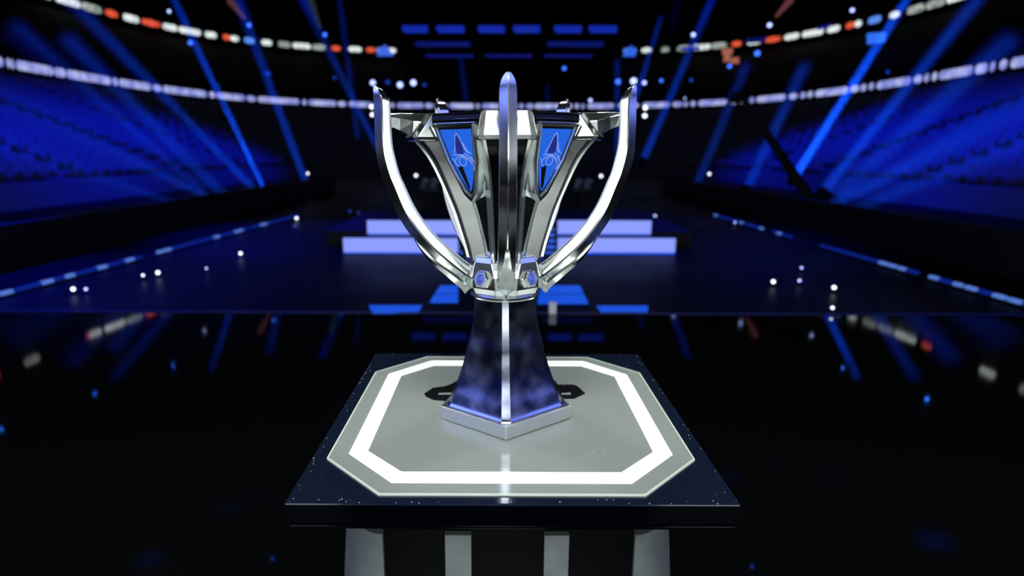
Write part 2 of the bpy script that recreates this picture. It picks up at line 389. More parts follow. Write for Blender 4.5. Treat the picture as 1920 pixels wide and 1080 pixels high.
for k, (x0, x1) in enumerate(((753, 803), (817, 871), (895, 947), (961, 1013), (1038, 1091), (1103, 1157))):
    bar(('leftmost', 'second from left', 'third from left', 'third from right', 'second from right', 'rightmost')[k]+' short blue light bar in the top row of the rig', x0, x1, 48, 62, 25, rb)
bar('left long blue light bar in the middle row of the rig', 778, 882, 78, 88, 27, rd)
bar('right long blue light bar in the middle row of the rig', 1026, 1131, 78, 88, 27, rd)
for k, (x0, x1) in enumerate(((797, 888), (910, 998), (1020, 1110))):
    bar(('left', 'centre', 'right')[k]+' thin dim blue light bar in the lowest row of the rig', x0, x1, 102, 108, 29, rd)
del bm

# ------------------------------------------------------------------ small lamps in the arena
grey_m = mat('lamp_housing', (.02, .02, .022), .5)
lens_m = {'w': glow('lens_white', (235, 240, 255), 3.2), 'l': glow('lens_lilac', (170, 185, 255), 2.6), 'b': glow('lens_blue', (60, 110, 255), 2.0), 'd': glow('lens_dim', (30, 70, 200), .9), 'X': glow('lens_strong_blue', (40, 110, 255), 26.0)}
def round_lamp(label, x, y, D, r_px, c, group, z=None, loc=None):
    p = loc or (at(x, y, D) if z is None else at(x, y, z=z)); D = p.y
    r = max(r_px-1.6, 1.2)*math.hypot(D, p.x)/F
    t = thing('stage_lamp', label, 'lamp', p, group)
    rot = (Vector((0, 0, H))-p).to_track_quat('Z', 'Y').to_matrix()
    bm = bmesh.new(); lathe(bm, [(0, -2.2*r), (.7*r, -2.1*r), (1.0*r, -1.2*r), (1.15*r, .1*r), (1.0*r, .1*r), (.98*r, -.1*r), (0, -.1*r)], 14, rot); obj('housing', bm, grey_m, t, smooth=40)
    bm = bmesh.new(); lathe(bm, [(0, .25*r), (.5*r, .2*r), (.95*r, 0), (0, -.05*r)], 14, rot); obj('lens', bm, lens_m[c], t, smooth=60)
    return t
G1 = 'small lamps standing on the deck'
for L in [("white lamp on the left deck, nearer the strip in the close pair", 268, 516, 'w', 3.6), ("white lamp on the left deck, right one of the close pair", 296, 511, 'w', 4.6), ("dim white lamp right of the close pair on the left deck", 387, 503, 'l', 3.4), ("white lamp below the gap of the left edge strip", 451, 475, 'w', 4.2), ("white lamp at far left of the deck, left of a pair", 137, 542, 'w', 4.6), ("white lamp at far left of the deck, right of a pair", 161, 542, 'l', 4), ("small lamp at the far end of the left edge strip", 556, 409, 'w', 4), ("faint blue lamp under the far end of the left strip", 552, 424, 'b', 2.8), ("brightest white lamp on the right half of the deck", 1450, 528, 'w', 4.8), ("upper small lamp in the right deck trio", 1503, 502, 'l', 3.6), ("lower small lamp in the right deck trio", 1499, 526, 'l', 4), ("white lamp below the right edge strip", 1564, 539, 'w', 4.8), ("white lamp near the blue deck trim on the right", 1561, 577, 'w', 4.2), ("pale lamp right of the lit steps", 1228, 405, 'l', 4), ("faint lamp at the start of the right edge strip", 1378, 417, 'l', 3.2)]:
    round_lamp(L[0], L[1], L[2], None, L[4], L[3], G1, z=.06)
G2 = 'small lamps at the foot of the seats'
for L in [("blue lamp in the left seats, left of a pair", 170, 399, 'b', 4), ("tall blue lamp in the left seats, right of a pair", 206, 409, 'b', 5), ("faint lamp below the long left beam, first of two", 435, 378, 'd', 4.5), ("faint lamp below the long left beam, second of two", 456, 386, 'd', 4.5), ("faint blue lamp on the wall above the left strip", 282, 447, 'd', 4), ("lamp at the foot of the brightest left beam", 505, 377, 'b', 4), ("white lamp left of the trophy handles, far off", 577, 325, 'w', 3.6), ("white lamp inside the left handle opening", 780, 329, 'w', 4.2), ("blue lamp just left of the left handle", 712, 375, 'b', 5), ("small blue lamp seen within the left handle", 774, 372, 'b', 3), ("faint lamp above the upper lit step, left one", 656, 396, 'd', 3.6), ("faint lamp above the upper lit step, right one", 672, 399, 'd', 3.6), ("white lamp inside the right handle opening", 1127, 330, 'w', 4.2), ("white lamp right of the right handle, far off", 1330, 326, 'w', 3.8), ("blue lamp just right of the right handle", 1188, 374, 'b', 4.5), ("blue lamp at the foot of the right seats", 1443, 387, 'b', 5), ("tiny pale lamp on the dark wall at right", 1556, 445, 'l', 2.5), ("pale lamp left of the far right seats", 1284, 184, 'l', 3)]:
    round_lamp(L[0], L[1], L[2], 12.6 if L[2] > 395 else 22, L[4], L[3], G2)
G3 = 'hanging lamps around the stage'
for L in [("blue hanging lamp at the tip of the left handle", 699, 155, 'l', 6), ("dim hanging lamp second from the left handle", 727, 154, 'd', 5), ("tall pale hanging lamp right of the left handle tip", 750, 159, 'l', 6.5), ("bright round hanging lamp right of the left handle", 775, 155, 'l', 6.5), ("faint hanging lamp nearest the rig on the left", 796, 159, 'd', 4.5), ("lone blue hanging lamp below the rig", 1058, 128, 'b', 5), ("blue hanging lamp left of the right handle tip", 1159, 153, 'b', 6), ("bright hanging lamp at the tip of the right handle", 1188, 152, 'l', 7), ("blue hanging lamp right of the right handle tip", 1208, 155, 'l', 5), ("dim blue hanging lamp further right of the handle", 1240, 151, 'b', 4.5), ("faint blue hanging lamp between the right beams", 1296, 150, 'd', 4.5), ("small lamp above the ribbon right of the rear handle", 1107, 188, 'l', 4.5), ("white upper lamp beside the left handle edge", 697, 200, 'w', 5), ("white lower lamp beside the left handle edge", 698, 215, 'w', 4.6), ("white upper lamp beside the right handle edge", 1210, 202, 'w', 5), ("white lower lamp beside the right handle edge", 1209, 217, 'w', 5), ("pale blue lamp on the left beam near the frame top", 467, 47, 'b', 5), ("pale lamp on the second left beam above the ribbon", 609, 65, 'b', 5), ("small grey lamp high at the left", 317, 21, 'l', 4), ("blue lamp where the long left beam crosses the upper ribbon", 357, 80, 'b', 5), ("blue lamp under the upper ribbon on the second beam", 502, 138, 'd', 5), ("faint purple lamp between the ribbons at left", 627, 146, 'd', 4), ("pale lamp right of the rig above the ribbon", 1300, 65, 'l', 5), ("blue lamp beside the pink streak at the top right", 1443, 47, 'l', 5), ("small lamp high at the right", 1598, 19, 'l', 4.5), ("blue lamp hanging under the orange sign", 1368, 124, 'b', 5), ("blue lamp under the second orange lettering at right", 1420, 100, 'b', 6), ("faint lamp above the lower ribbon at right", 1665, 135, 'd', 4)]:
    round_lamp(L[0], L[1], L[2], 34, L[4], L[3], G3)
# overhead blue lamps whose glints show in the gloss floor
for k, (x, y, D, s, place) in enumerate([(325, 685, 26, 4, 'left'), (178, 738, 22, 4, 'far left'), (3, 805, 18, 4, 'leftmost'), (511, 1047, 9, 3, 'front left'), (1410, 1062, 9, 3, 'front right'), (1580, 690, 25, 4, 'right'), (1738, 748, 21, 5, 'far right')]):
    m = at(x, y, z=0); p = Vector((m.x*D/m.y, D, H*(D/m.y-1)))
    round_lamp(f'strong blue lamp high overhead, mirrored in the floor at {place}', 0, 0, D, s*(.7 if D > 12 else .6), 'X', 'overhead blue lamps', loc=p)
# larger blue display boxes at the bends of the upper ribbon
def display(label, quad, D, m):
    bm = bmesh.new(); v = [at(x, y, D) for x, y in quad]; c = sum(v, Vector())/len(v)
    loft(bm, [[p-c for p in v], [p-c+Vector((0, .3, 0)) for p in v]]); o = obj('display', bm, m); o.location = c
    tag(o, label, 'display', 'blue displays over the ribbon')
display('pointed blue display above the left end of the upper ribbon', [(706, 104), (716, 88), (722, 84), (728, 90), (737, 104)], 60, glow('d1', (70, 110, 240), .9))
display('pointed blue display above the right end of the upper ribbon', [(1168, 105), (1176, 92), (1184, 85), (1191, 92), (1192, 105)], 60, glow('d2', (50, 105, 240), .9))
display('bright blue box display under the ribbon at far right', [(1630, 62), (1662, 60), (1660, 78), (1631, 82)], 43, glow('d3', (50, 115, 245), .95))
display('dark blue slanted display over the ribbon at far right', [(1536, 50), (1558, 45), (1556, 50), (1536, 56)], 52, glow('d4', (12, 35, 150), .8))
display('dim blue box display over the ribbon right of the handle', [(1278, 88), (1312, 86), (1312, 92), (1278, 94)], 60, glow('d5', (10, 40, 170), .8))
display('dim blue box display above the orange lettering', [(1402, 72), (1436, 69), (1436, 78), (1402, 80)], 56, glow('d6', (4, 16, 100), .8))
# orange sign hanging below the ribbon and the reddish catwalk ends at the top
bm = bmesh.new(); p = at(1363, 108, 58)
for dx, dz, w_, h_ in ((0, .55, .9, .5), (.0, -.0, .55, .7), (.75, -.25, .7, .5)): box(bm, (dx, 0, dz), (w_, .15, h_))
o = obj('hanging_sign', bm, glow('peach', (190, 112, 90), .7)); o.location = p; tag(o, 'small peach-coloured sign hanging below the upper ribbon', 'sign')
for nm, pts, c in (('brownish lit gangway at the top left', [(432, 2), (458, 34)], (96, 58, 58)), ('pink lit gangway at the top right', [(1482, 0), (1456, 30)], (120, 66, 72)), ('greenish dim gangway at the top centre left', [(583, 2), (600, 52)], (40, 50, 52))):
    a, b = at(*pts[0], 40), at(*pts[1], 44); bm = bmesh.new(); d = b-a
    cyl(bm, (0, 0, 0), d, .22, .10, 8); o = obj('gangway', bm, mat('gangway', (.2, .15, .15), .6, emit=lin(c), strength=.6)); o.location = a; tag(o, nm, 'gangway')
# grey moving-head pairs seen through the handles
for nm, x in (('left', 805), ('right', 1093)):
    p = at(x, 347, 16); t = thing('moving_head', f'grey moving-head lamps seen through the {nm} handle opening', 'lamp', (p.x, p.y, p.z-.1), 'grey moving heads')
    gm = mat('grey_cover', (.30, .33, .42), .5)
    for dx in (-.13, .13):
        bm = bmesh.new(); cyl(bm, (dx-.04, 0, .05), (dx+.05, -.08, .24), .075, .1, 12); obj('head', bm, gm, t, smooth=40)
    bm = bmesh.new(); box(bm, (0, .02, 0), (.5, .16, .1)); cyl(bm, (0, 0.02, -.05), (0, .02, -p.z+.1), .04, n=8); obj('base', bm, grey_m, t)
lamp('head_fill', 'SPOT', (0, 11, 5), (0, 16, .8), 160, (.6, .7, 1), spot_size=R(50), spot_blend=.6)
# small pale box on the deck by the trophy stem
p = at(1036, 587, z=0); bm = bmesh.new(); box(bm, (0, 0, .05), (.07, .07, .10)); box(bm, (0, 0, .105), (.08, .08, .012))
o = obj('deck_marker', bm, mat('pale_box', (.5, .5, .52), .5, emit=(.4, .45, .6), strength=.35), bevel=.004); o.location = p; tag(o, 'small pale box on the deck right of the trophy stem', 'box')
# camera crane: the dark diagonal at right
t = thing('camera_crane', 'black camera crane arm slanting before the right seats', 'crane', at(1560, 450, 14.2))
L0 = t.location; L0.z = 0; t.location = L0
a, b = at(1384, 170, 14.2)-L0, at(1560, 435, 14.2)-L0
bm = bmesh.new(); cyl(bm, a, b, .07, .16, 8); obj('arm', bm, black, t)
bm = bmesh.new(); box(bm, b+Vector((.08, 0, -.1)), (.5, .4, .4)); obj('counterweight', bm, black, t)
bm = bmesh.new(); q = a.lerp(b, .86); cyl(bm, q, (q.x, q.y, .25), .09, n=10); obj('column', bm, black, t)
for k in range(3):
    bm = bmesh.new(); an = k*2.094; cyl(bm, (q.x, q.y, .3), (q.x+.5*math.cos(an), q.y+.5*math.sin(an), .03), .04, n=8); obj('leg', bm, black, t)
bm = bmesh.new(); box(bm, a+Vector((0, 0, -.15)), (.2, .35, .22)); obj('camera_head', bm, black, t)

# ------------------------------------------------------------------ light beams: haze lit by spotlights at the foot of the seats
hz = bpy.data.materials.new('haze'); hz.use_nodes = True; hn = hz.node_tree; hn.nodes.clear()
ho = hn.nodes.new('ShaderNodeOutputMaterial'); hv = hn.nodes.new('ShaderNodeVolumeScatter'); hv.inputs['Density'].default_value = .03; hv.inputs['Color'].default_value = (1, 1, 1, 1)
hn.links.new(hv.outputs[0], ho.inputs['Volume'])
BEAMC = (.004, .075, 1)
def beam(label, src, dst, D0, D1, w0, w1, power):
    a, b = at(*src, D0), at(*dst, D1); d = b-a; L = d.length
    sc0 = math.hypot(a.x, a.y)/F; sc1 = math.hypot(b.x, b.y)/F
    r0, r1 = w0*sc0, w1*sc1
    r1 = max(r1, r0+.02)
    t = thing('beam_spotlight', label, 'spotlight', a, 'beam spotlights of the arena')
    u = d.normalized(); rot = u.to_track_quat('Z', 'Y').to_matrix()
    bm = bmesh.new(); lathe(bm, [(0, -r0*1.5), (r0*.8, -r0*1.4), (r0*1.06, -r0*.3), (r0*1.06, .0), (r0*1.0, .0), (r0*.98, -r0*.2), (0, -r0*.2)], 16, rot)
    obj('housing', bm, grey_m, t, smooth=40)
    bm = bmesh.new(); cyl(bm, u*.03, d, r0, r1, 20); obj('light_beam', bm, hz, t, smooth=60)
    bm = bmesh.new(); cyl(bm, u*.04, d*.995, r0*.55, r1*.55, 16); obj('beam_core', bm, hz, t, smooth=60)
    spread = 2*math.atan((r1-r0)/L)
    l = bpy.data.lights.new('beam', 'AREA'); l.shape = 'DISK'; l.size = 2*r0*.98; l.energy = power*L*r0; l.color = BEAMC; l.spread = max(spread, R(4.5))
    o = bpy.data.objects.new('beam_source', l); C.objects.link(o); o.parent = t; o.location = u*.01; o.rotation_euler = (-u).to_track_quat('Z', 'Y').to_euler()
BP = 18
for B in [
    ('spotlight sending the brightest narrow beam at left', (500, 370), (315, -25), 21, 24, 6, 7, 3.2),
    ('spotlight sending a steep beam left of the trophy', (577, 352), (445, -5), 24, 28, 8, 10, .55),
    ('spotlight whose beam passes behind the left handle', (742, 345), (556, -25), 26, 30, 6, 9, .45),
    ('spotlight of a faint upright beam near the rig', (672, 262), (634, -20), 34, 36, 6, 7, .25),
    ('spotlight of the diagonal beam crossing both ribbons', (488, 372), (100, -30), 21, 22, 10, 14, .75),
    ('spotlight of the wide soft beam over the left seats', (400, 390), (20, 50), 18, 18, 16, 22, .5),
    ('spotlight of the middle soft beam over the left seats', (430, 380), (120, 70), 18.5, 19, 14, 20, .45),
    ('spotlight of the broad low beam at far left', (420, 392), (-80, 150), 17.5, 15, 12, 48, .8),
    ('spotlight of the lowest broad beam at far left', (360, 398), (-80, 250), 16.5, 14, 11, 44, .6),
    ('spotlight of the upright beam left of the rear handle', (757, 372), (751, 108), 30, 34, 6, 8, .3),
    ('spotlight of the thin slanted beam above the cup rim', (892, 330), (864, 110), 34, 36, 5, 7, .3),
    ('spotlight of the short thin beam right of the fin', (1022, 330), (1027, 160), 34, 36, 5, 6, .2),
    ('spotlight of the upright beam left of the right handle', (1158, 330), (1157, 112), 30, 34, 6, 7, .45),
    ('spotlight of the short bright beam up to the rig side', (1172, 250), (1240, 30), 32, 36, 5, 6, .6),
    ('spotlight of the beam rising behind the right handle', (1190, 368), (1275, -25), 26, 32, 8, 8, .6),
    ('spotlight of the steep beam right of the right handle', (1206, 300), (1345, -25), 26, 31, 8, 8, .5),
    ('spotlight of the soft beam between the right beams', (1305, 350), (1400, 120), 24, 28, 9, 12, .3),
    ('spotlight of the soft beam left of the crane', (1400, 355), (1510, 120), 20, 24, 10, 14, .5),
    ('spotlight sending the brightest beam at right', (1488, 335), (1715, -25), 19, 23, 8, 7, 3.2),
    ('spotlight of the second bright beam at right', (1545, 358), (1840, -10), 18.5, 21, 10, 12, .8),
    ('spotlight of the wide soft beam over the right seats', (1560, 372), (1900, 70), 17.5, 18, 16, 22, .5),
    ('spotlight of the broad low beam at far right', (1560, 385), (1990, 160), 16.5, 15, 12, 46, .8),
    ('spotlight of the lowest broad beam at far right', (1600, 392), (1990, 240), 16, 14, 11, 40, .6)]:
    beam(*B[:-1], B[-1]*BP)

# ------------------------------------------------------------------ plinth
PX, PY = .0245, 1.333
pl = thing('display_plinth', 'black lacquered square plinth with a glowing octagon under the trophy', 'plinth', (PX, PY, 0))
bm = bmesh.new(); box(bm, (0, 0, .9865), (.8, .8, .027)); obj('top_slab', bm, slab_black, pl, bevel=.0022)
bm = bmesh.new(); box(bm, (0, 0, .9625), (.786, .786, .019)); obj('lower_slab', bm, slab_shade, pl, bevel=.0015)
bm = bmesh.new(); box(bm, (0, 0, .9515), (.794, .794, .008)); obj('bottom_lip', bm, slab_shade, pl, bevel=.0025)
bm = bmesh.new(); flat_ring(bm, [(-.4008, -.4008), (.4008, -.4008), (.4008, .4008), (-.4008, .4008)], [(-.399, -.399), (.399, -.399), (.399, .399), (-.399, .399)], .974, .9965); obj('edge_shade', bm, slab_shade, pl)  # thin shell that paints shade onto the slab's edges
def octa(h, k, hy=None): hy = hy or h; return [(-k, -hy), (k, -hy), (h, -k), (h, k), (k, hy), (-k, hy), (-h, k), (-h, -k)]
oy = -.006
sh = lambda p: Vector((p.x, p.y+oy, p.z))
bm = bmesh.new(); prism(bm, octa(.3665, .239), 1.0, 1.0028, sh); op = obj('octagon_panel', bm, plate_grey, pl)
bm = bmesh.new(); flat_ring(bm, octa(.3685, .240), octa(.3655, .2385), 1.0, 1.0034, sh); obj('panel_edge', bm, plate_edge, op)
bm = bmesh.new(); flat_ring(bm, octa(.3285, .2225, .3315), octa(.2925, .211, .292), 1.0029, 1.0036, sh); obj('light_band', bm, ring_white, op)
scr = noise_to(mat('scuff', (.5, .53, .5), .5), 'Base Color', (.42, .45, .43), (.62, .66, .62), 300)
bm = bmesh.new()
for k in range(26):   # scuffs on the panel
    x, y = random.uniform(-.24, .24), random.uniform(-.27, .25); a = random.uniform(0, 6.3); l = random.uniform(.0008, .004)
    box(bm, (x, y, 1.003), (l, .0007, .0003), Matrix.Rotation(a, 3, 'Z'))
for (x0, y0), (x1, y1) in zip([(.135, -.245), (.15, -.222), (.163, -.232), (.172, -.212), (.186, -.226), (.196, -.207)], [(.15, -.222), (.153, -.24), (.172, -.212), (.176, -.23), (.196, -.207), (.2, -.222)]):
    cyl(bm, (x0, y0, 1.003), (x1, y1, 1.003), .0006, n=5)
obj('scuffs', bm, scr, op)
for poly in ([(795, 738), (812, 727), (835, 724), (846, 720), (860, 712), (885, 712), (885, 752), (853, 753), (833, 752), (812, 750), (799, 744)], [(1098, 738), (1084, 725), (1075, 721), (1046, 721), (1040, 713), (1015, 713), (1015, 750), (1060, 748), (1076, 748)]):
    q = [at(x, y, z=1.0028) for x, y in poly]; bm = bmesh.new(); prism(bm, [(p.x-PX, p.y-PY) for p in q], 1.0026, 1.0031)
    obj('black_mark', bm, black_gasket, op)  # flat black shape on the panel behind the trophy base
for x0, x1 in ((822, 846), (1053, 1070)):
    q = [at(x, y, z=1.003) for x, y in ((x0, 737), (x1, 736), (x1, 740), (x0, 740))]; bm = bmesh.new(); prism(bm, [(p.x-PX, p.y-PY) for p in q], 1.003, 1.0033)
    obj('mark_slit', bm, plate_grey, op)
bm = bmesh.new()
for k in range(70):   # chips and dust on the dark rim
    s = random.choice((0, 1, 2, 3)); u, v = random.uniform(-.4, .4), random.uniform(.385, .3995)
    x, y = ((u, -v), (v, u), (-v, u), (u, v))[s]
    box(bm, (x, y, 1.0002), (random.uniform(.0008, .0028), random.uniform(.0008, .0018), .0006), Matrix.Rotation(random.uniform(0, 3), 3, 'Z'))
for k in range(90):
    x, y = random.uniform(-.39, .39), random.uniform(-.39, .39)
    if abs(x)+abs(y) < .62: continue
    box(bm, (x, y, 1.0001), (random.uniform(.0006, .0016), .0007, .0004), Matrix.Rotation(random.uniform(0, 3), 3, 'Z'))
obj('chips', bm, chip, pl)
# support: black body with grey upright panels
fy = -.385
def ux(px): return (px-936)*1.072/F-PX         # picture column on the support front
bm = bmesh.new(); x0, x1 = ux(717), ux(1195); box(bm, ((x0+x1)/2, 0, .474), (x1-x0, .74, .948)); obj('support_body', bm, leg_black, pl)
for a, b in ((835, 885), (1023, 1070)):
    bm = bmesh.new(); box(bm, ((ux(a)+ux(b))/2, fy+.012, .463), (ux(b)-ux(a), .02, .926)); obj('upright_panel', bm, leg_grey, pl, bevel=.001)
for s in (-1, 1):          # curved wings sweeping back from the body
    bm = bmesh.new(); xi = ux(717) if s < 0 else ux(1195); rings = []
    for z in (0, .2, .4, .6, .75, .85, .926):
        f_ = (z/.926)**2; ww = .165-.05*f_
        pts = [(xi+s*ww*math.sin(a_*math.pi/2/12), fy+.004+(.26+.05*f_)*(1-math.cos(a_*math.pi/2/12))) for a_ in range(13)]
        rings.append([Vector((x, y, z)) for x, y in pts]+[Vector((xi, pts[-1][1], z))])
    loft(bm, rings); obj('side_wing', bm, leg_grey, pl, smooth=25)
lamp('plinth_fill', 'SPOT', (-.14, .1, .05), (-.165, .95, .80), 6, WHITE, spot_size=R(30), spot_blend=1, shadow_soft_size=.05)  # unseen uplights added to brighten the support panels
lamp('plinth_fill', 'SPOT', (.16, .1, .05), (.205, .95, .80), 5, WHITE, spot_size=R(30), spot_blend=1, shadow_soft_size=.05)

# ------------------------------------------------------------------ trophy
LEAN = R(-.5)
tr = thing('trophy', 'tall polished silver trophy cup with five curved handles on the glowing plinth', 'trophy', (TX, TY, TZ+.0036+.0013))
tr.rotation_euler = (0, LEAN, 0)
def dirs(deg):
    a = R(deg); return Vector((math.sin(a), -math.cos(a), 0)), Vector((math.cos(a), math.sin(a), 0))
def penta(Rr, w_, z, off=0):      # pentagon with chamfered corners: ten points
    out = []
    for k in range(5):
        d, t_ = dirs(72*k+off)
        out += [d*Rr-t_*w_+Vector((0, 0, z)), d*Rr+t_*w_+Vector((0, 0, z))]
    return out
bm = bmesh.new()
loft(bm, [[p for k in range(5) for p in [dirs(72*k)[0]*r_+Vector((0, 0, z))]] for r_, z in ((.157, 0), (.157, .0305))])
obj('base_plate', bm, satin, tr, bevel=.0016)
sp = interp([(.0300, .1400, .0100), (.0368, .1350, .0098), (.058, .1255, .0094), (.0826, .1145, .009), (.108, .105, .0086), (.135, .0965, .0083), (.17, .0875, .008), (.2, .0795, .0076), (.232, .0735, .0074), (.262, .0712, .0072), (.292, .0715, .0072)], 5)
bm = bmesh.new(); loft(bm, [penta(r_, w_, z) for z, r_, w_ in sp]); obj('stem', bm, stem_m, tr, smooth=14, bevel=0)
bm = bmesh.new(); lathe(bm, [(0, .279), (.070, .279), (.0765, .2815), (.0785, .285), (.0765, .2885), (.071, .291), (0, .291)], 64); obj('collar', bm, chrome, tr, smooth=35)
OFF = .9
bm = bmesh.new()
hub = [(.288, .066, .02), (.294, .076, .022), (.308, .083, .024), (.335, .085, .026), (.352, .083, .028), (.366, .080, .031), (.378, .076, .030)]
loft(bm, [penta(r_, w_, z, OFF) for z, r_, w_ in hub]); obj('hub', bm, rib_m, tr, bevel=.0015)
# bowl: dark mirror walls between raised ribs
rz = interp([(.366, .076, .030), (.397, .083, .031), (.44, .096, .033), (.478, .108, .035), (.535, .130, .038), (.575, .148, .042), (.602, .160, .045), (.626, .168, .047), (.660, .176, .048)], 4)
def Rb(z):
    for (z0, r0, w0), (z1, r1, w1) in zip(rz, rz[1:]):
        if z <= z1: t_ = (z-z0)/(z1-z0); return r0+(r1-r0)*t_, w0+(w1-w0)*t_
    return rz[-1][1:]
bm = bmesh.new()
dp = lambda z: .024+.012*(z-.366)/.25
outer = [penta(r_-dp(z), w_*.95, z, OFF) for z, r_, w_ in rz]
inner = [penta(r_-dp(z)-.006, w_*.9, z+.004, OFF) for z, r_, w_ in rz[::-1] if z < .655][:]
top = penta(.176-.018, .043, .664, OFF)
loft(bm, outer+[penta(.167, .046, .664, OFF), top]+inner, caps=True); obj('bowl', bm, mirror, tr, smooth=14)
bm = bmesh.new()   # stepped rim
prof = [(.164, .6465), (.1735, .6475), (.1745, .650), (.1745, .664), (.172, .669), (.160, .669), (.158, .650)]
rr = [penta(r_-.004, .047, z, OFF) for r_, z in prof]; loft(bm, rr+[rr[0]], caps=False); bmesh.ops.remove_doubles(bm, verts=bm.verts, dist=1e-6)
rim = obj('rim', bm, rim_recess, tr, smooth=25)
for z in (.6475, .6580, .6695):
    bm = bmesh.new(); rr = [penta(r_-.004, .047, zz, OFF) for r_, zz in ((.170, z-.0013), (.1768, z-.0013), (.1772, z+.0003), (.1755, z+.0014), (.170, z+.0014))]
    loft(bm, rr+[rr[0]], caps=False); bmesh.ops.remove_doubles(bm, verts=bm.verts, dist=1e-6); obj('rim_bead', bm, chrome, rim, smooth=25)

ho_ = [(.2752, .7325), (.2757, .7295), (.2765, .722), (.2768, .7135), (.2768, .704), (.277, .688), (.278, .634), (.2765, .592), (.2675, .552), (.2575, .524), (.2376, .470), (.2097, .4235), (.1752, .3807), (.129, .338), (.090, .307), (.070, .296)]
hi_ = [(.2745, .7315), (.2680, .7280), (.2580, .7200), (.2510, .7115), (.2468, .703), (.2455, .689), (.2454, .640), (.2434, .606), (.2342, .563), (.2247, .538), (.2060, .493), (.1830, .455), (.1534, .4195), (.1200, .388), (.090, .362), (.070, .352)]
hw_ = [.0008, .0062, .0118, .0150, .0163, .0166, .0168, .0170, .0172, .0176, .0182, .0188, .0194, .0200, .0205, .0205]
hs = interp([(a[0]*.99, a[1]-.0045*max(0, (a[1]-.3)/.43), b[0]*.99, b[1]-.0045*max(0, (b[1]-.3)/.43), w_*.94) for a, b, w_ in zip(ho_, hi_, hw_)], 5)
def rib_mesh(off):
    d, t_ = dirs(off); bm = bmesh.new(); rings = []
    prof = interp([(.368, .082, .027), (.397, .0885, .029), (.44, .101, .031), (.478, .113, .033), (.535, .1365, .036), (.575, .155, .041), (.600, .171, .046), (.6185, .187, .050)], 5)
    for z, r_, w_ in prof:
        Z = Vector((0, 0, z)); dp = .027+.012*(z-.366)/.25; half = [(w_+.006, -dp), (w_*.90, -.001), (w_*.78, .001), (w_*.72, -.006)]
        rings.append([d*(r_+b)-t_*a+Z for a, b in half]+[d*(r_+b)+t_*a+Z for a, b in half[::-1]])
    loft(bm, rings)
    return bm
def recess_shade_mesh(off):  # dark strip painted in for the shaded hollow of the rib
    d, t_ = dirs(off); bm = bmesh.new(); rings = []
    for z, r_, w_ in interp([(.369, .082, .027), (.397, .0885, .029), (.44, .101, .031), (.478, .113, .033), (.535, .1365, .036), (.575, .155, .041), (.600, .171, .046), (.6185, .187, .050)], 5):
        Z = Vector((0, 0, z)); rings.append([d*(r_-.012)-t_*w_*.74+Z, d*(r_-.0045)-t_*w_*.74+Z, d*(r_-.0045)+t_*w_*.74+Z, d*(r_-.012)+t_*w_*.74+Z])
    loft(bm, rings); return bm
def claw_mesh(off):
    d, t_ = dirs(off); bm = bmesh.new(); rings = []
    for z, r0, r1, w_ in ((.6195, .150, .2010, .0525), (.6265, .150, .207, .0545), (.672, .150, .174, .0480)):
        Z = Vector((0, 0, z)); rings.append([d*r0-t_*w_*.95+Z, d*(r1-.006)-t_*w_+Z, d*r1-t_*w_*.78+Z, d*r1+t_*w_*.78+Z, d*(r1-.006)+t_*w_+Z, d*r0+t_*w_*.95+Z])
    loft(bm, rings); return bm
def bracket_mesh(off):
    d, t_ = dirs(off); bm = bmesh.new(); rings = []
    for r_, zt, zb, w_ in ((.170, .6735, .6275, .020), (.200, .6735, .6275, .020), (.225, .6735, .640, .0165), (.256, .6725, .652, .012)):
        zm = (zt+zb)/2+.006
        rings.append([d*r_+Vector((0, 0, zb)), d*r_-t_*w_+Vector((0, 0, zm)), d*r_-t_*w_*.8+Vector((0, 0, zt)), d*r_+t_*w_*.8+Vector((0, 0, zt)), d*r_+t_*w_+Vector((0, 0, zm))])
    loft(bm, rings); return bm
def handle_mesh(off):
    d, t_ = dirs(off); bm = bmesh.new(); rings = []
    for ro, zo, ri, zi, w_ in hs:
        o_ = d*ro+Vector((0, 0, zo)); i_ = d*ri+Vector((0, 0, zi)); s_ = o_.lerp(i_, .40); s2 = o_.lerp(i_, .50); j = o_.lerp(i_, .88); e = min(w_*.3, .0011)
        rings.append([o_-t_*e, o_+t_*e, s_+t_*w_*.95, s2+t_*w_, j+t_*w_*.90, i_+t_*w_*.82, i_-t_*w_*.82, j-t_*w_*.90, s2-t_*w_, s_-t_*w_*.95])
    loft(bm, rings); return bm
def spear_mesh(off):
    d, t_ = dirs(off); bm = bmesh.new(); rings = []
    path = interp([(.2130, .437, .0006, .000), (.194, .404, .005, .003), (.166, .371, .0095, .007), (.135, .346, .0150, .010), (.110, .325, .0185, .012), (.096, .312, .0150, .012), (.087, .2965, .0008, .010)], 5)
    for r_, z, w_, h_ in path:
        n = (d*.72-Vector((0, 0, 1))*.69).normalized(); b0 = d*(r_-.006)+Vector((0, 0, z+.006)); c = d*r_+Vector((0, 0, z))
        rings.append([c+n*h_, c+t_*w_+n*.001, b0, c-t_*w_+n*.001])
    loft(bm, rings); return bm
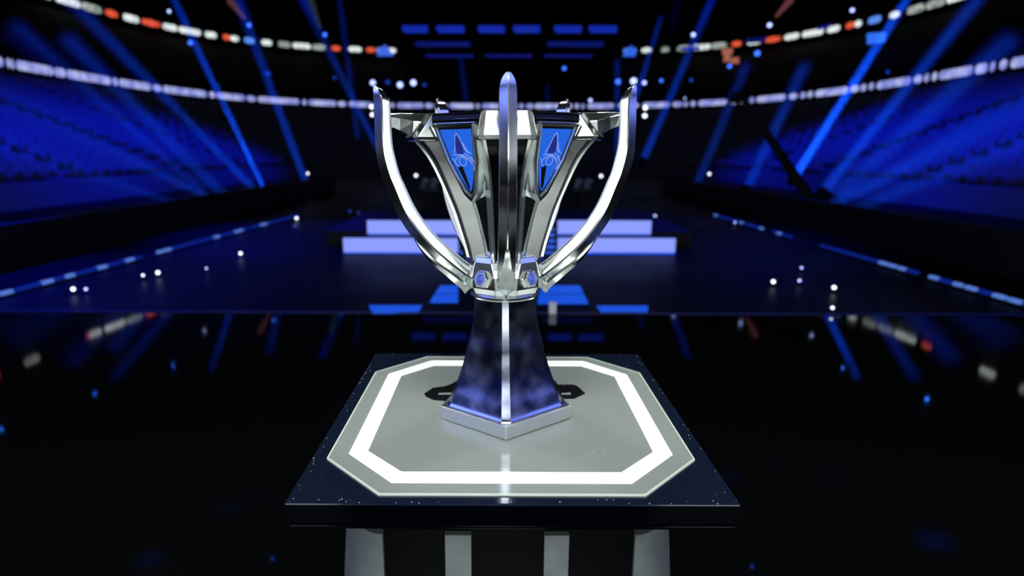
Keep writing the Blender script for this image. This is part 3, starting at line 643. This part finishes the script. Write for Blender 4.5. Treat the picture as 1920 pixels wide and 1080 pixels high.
for k in range(5):
    a = 72*k+OFF
    h_ = obj('handle', handle_mesh(a), chrome, tr, smooth=16)
    obj('bracket', bracket_mesh(a), chrome, h_, bevel=.001)
    obj('spearhead', spear_mesh(a), chrome, h_, smooth=20)
    r_ = obj('rib', rib_mesh(a), rib_m, tr, smooth=16)
    obj('recess_shade', recess_shade_mesh(a), rim_recess, r_, smooth=16)
    obj('claw', claw_mesh(a), satin if k == 0 else chrome, r_, bevel=.0012)
    # window between the ribs
    a += 36; d, t_ = dirs(a)
    zt, zb = .6400, .5200
    at_, ab_ = .1660, .1200
    def W(u, v, n):   # u across, v 0 bottom .. 1 top, n outwards
        up_ = (d*(at_-ab_)+Vector((0, 0, zt-zb))); nn = up_.normalized().cross(t_); nn = nn if nn.dot(d) > 0 else -nn
        return d*ab_+Vector((0, 0, zb))+up_*v+t_*u+nn*n
    def tri(g, gt):
        L_ = [(0, -.0-g*17), (.0048+g, .04-g*8), (.0160+g, .24), (.0275+g, .52), (.0385+g, 1.0+gt)]
        return L_+[(-u, v) for u, v in L_[:0:-1]]
    f = lambda p: W(p.x, p.y, p.z)
    bm = bmesh.new(); o2, o1, i1, i2 = tri(.012, .10), tri(.0095, .085), tri(.0055, .05), tri(.0035, .03)
    fr = [[f(Vector((u, v, n))) for u, v in P] for P, n in ((o2, -.026), (o2, .002), (o1, .0075), (i1, .0065), (i2, .001), (i2, -.026))]
    loft(bm, fr+[fr[0]], caps=False); bmesh.ops.remove_doubles(bm, verts=bm.verts, dist=1e-6)
    wf = obj('window_frame', bm, chrome, tr, smooth=20)
    bm = bmesh.new(); prism(bm, tri(.0036, .03), -.022, .0012, f); obj('gasket', bm, black_gasket, wf)
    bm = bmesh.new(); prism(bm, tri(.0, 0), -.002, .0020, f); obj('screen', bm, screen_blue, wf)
    def strokes(lines, w_, n, m, nm):
        bm = bmesh.new()
        for L_ in lines:
            for (u0, v0), (u1, v1) in zip(L_, L_[1:]): cyl(bm, f(Vector((u0, v0, n))), f(Vector((u1, v1, n))), w_, n=6)
        obj(nm, bm, m, wf)
    arc = lambda cu, cv, ru, a0, a1, n=10: [(cu+ru*math.cos(R(a0+(a1-a0)*i/n)), cv+ru/.118*math.sin(R(a0+(a1-a0)*i/n))) for i in range(n+1)]
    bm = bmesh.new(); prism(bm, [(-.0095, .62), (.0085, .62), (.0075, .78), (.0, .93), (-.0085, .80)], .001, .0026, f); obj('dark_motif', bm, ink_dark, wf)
    bm = bmesh.new(); prism(bm, [(-.0165, .40), (-.004, .42), (.0015, .1), (.0005, .03), (-.0035, .05)], .001, .0024, f); obj('black_motif', bm, black_gasket, wf)
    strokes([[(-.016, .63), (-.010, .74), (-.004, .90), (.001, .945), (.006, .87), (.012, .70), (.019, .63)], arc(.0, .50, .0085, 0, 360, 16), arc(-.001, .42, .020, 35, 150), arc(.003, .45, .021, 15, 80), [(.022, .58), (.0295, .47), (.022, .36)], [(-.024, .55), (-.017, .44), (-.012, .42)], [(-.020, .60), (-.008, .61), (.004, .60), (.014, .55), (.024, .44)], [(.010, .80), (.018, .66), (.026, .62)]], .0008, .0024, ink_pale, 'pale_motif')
    # hexagonal gem seat
    d, t_ = dirs(a); rot = Matrix((t_, Vector((0, 0, 1)).cross(d)*0+Vector((0, 0, 1)), d)).transposed()
    rot = Matrix.Rotation(0, 3, 'X') @ rot
    ax = Matrix.Translation(d*.086+Vector((0, 0, .331))) @ rot.to_4x4() @ Matrix.Rotation(R(-12), 4, 'X')
    bm = bmesh.new(); lathe(bm, [(0, -.012), (.0205, -.012), (.0205, .004), (.0165, .0095), (.0105, .0095), (.0095, .005), (0, .005)], 6, ax)
    gz = obj('gem_seat', bm, rib_m, tr, bevel=.001)
    bm = bmesh.new(); lathe(bm, [(0, .0115), (.005, .0105), (.0085, .0075), (.0093, .0045), (0, .004)], 20, ax); obj('gem', bm, gem_blue, gz, smooth=50)
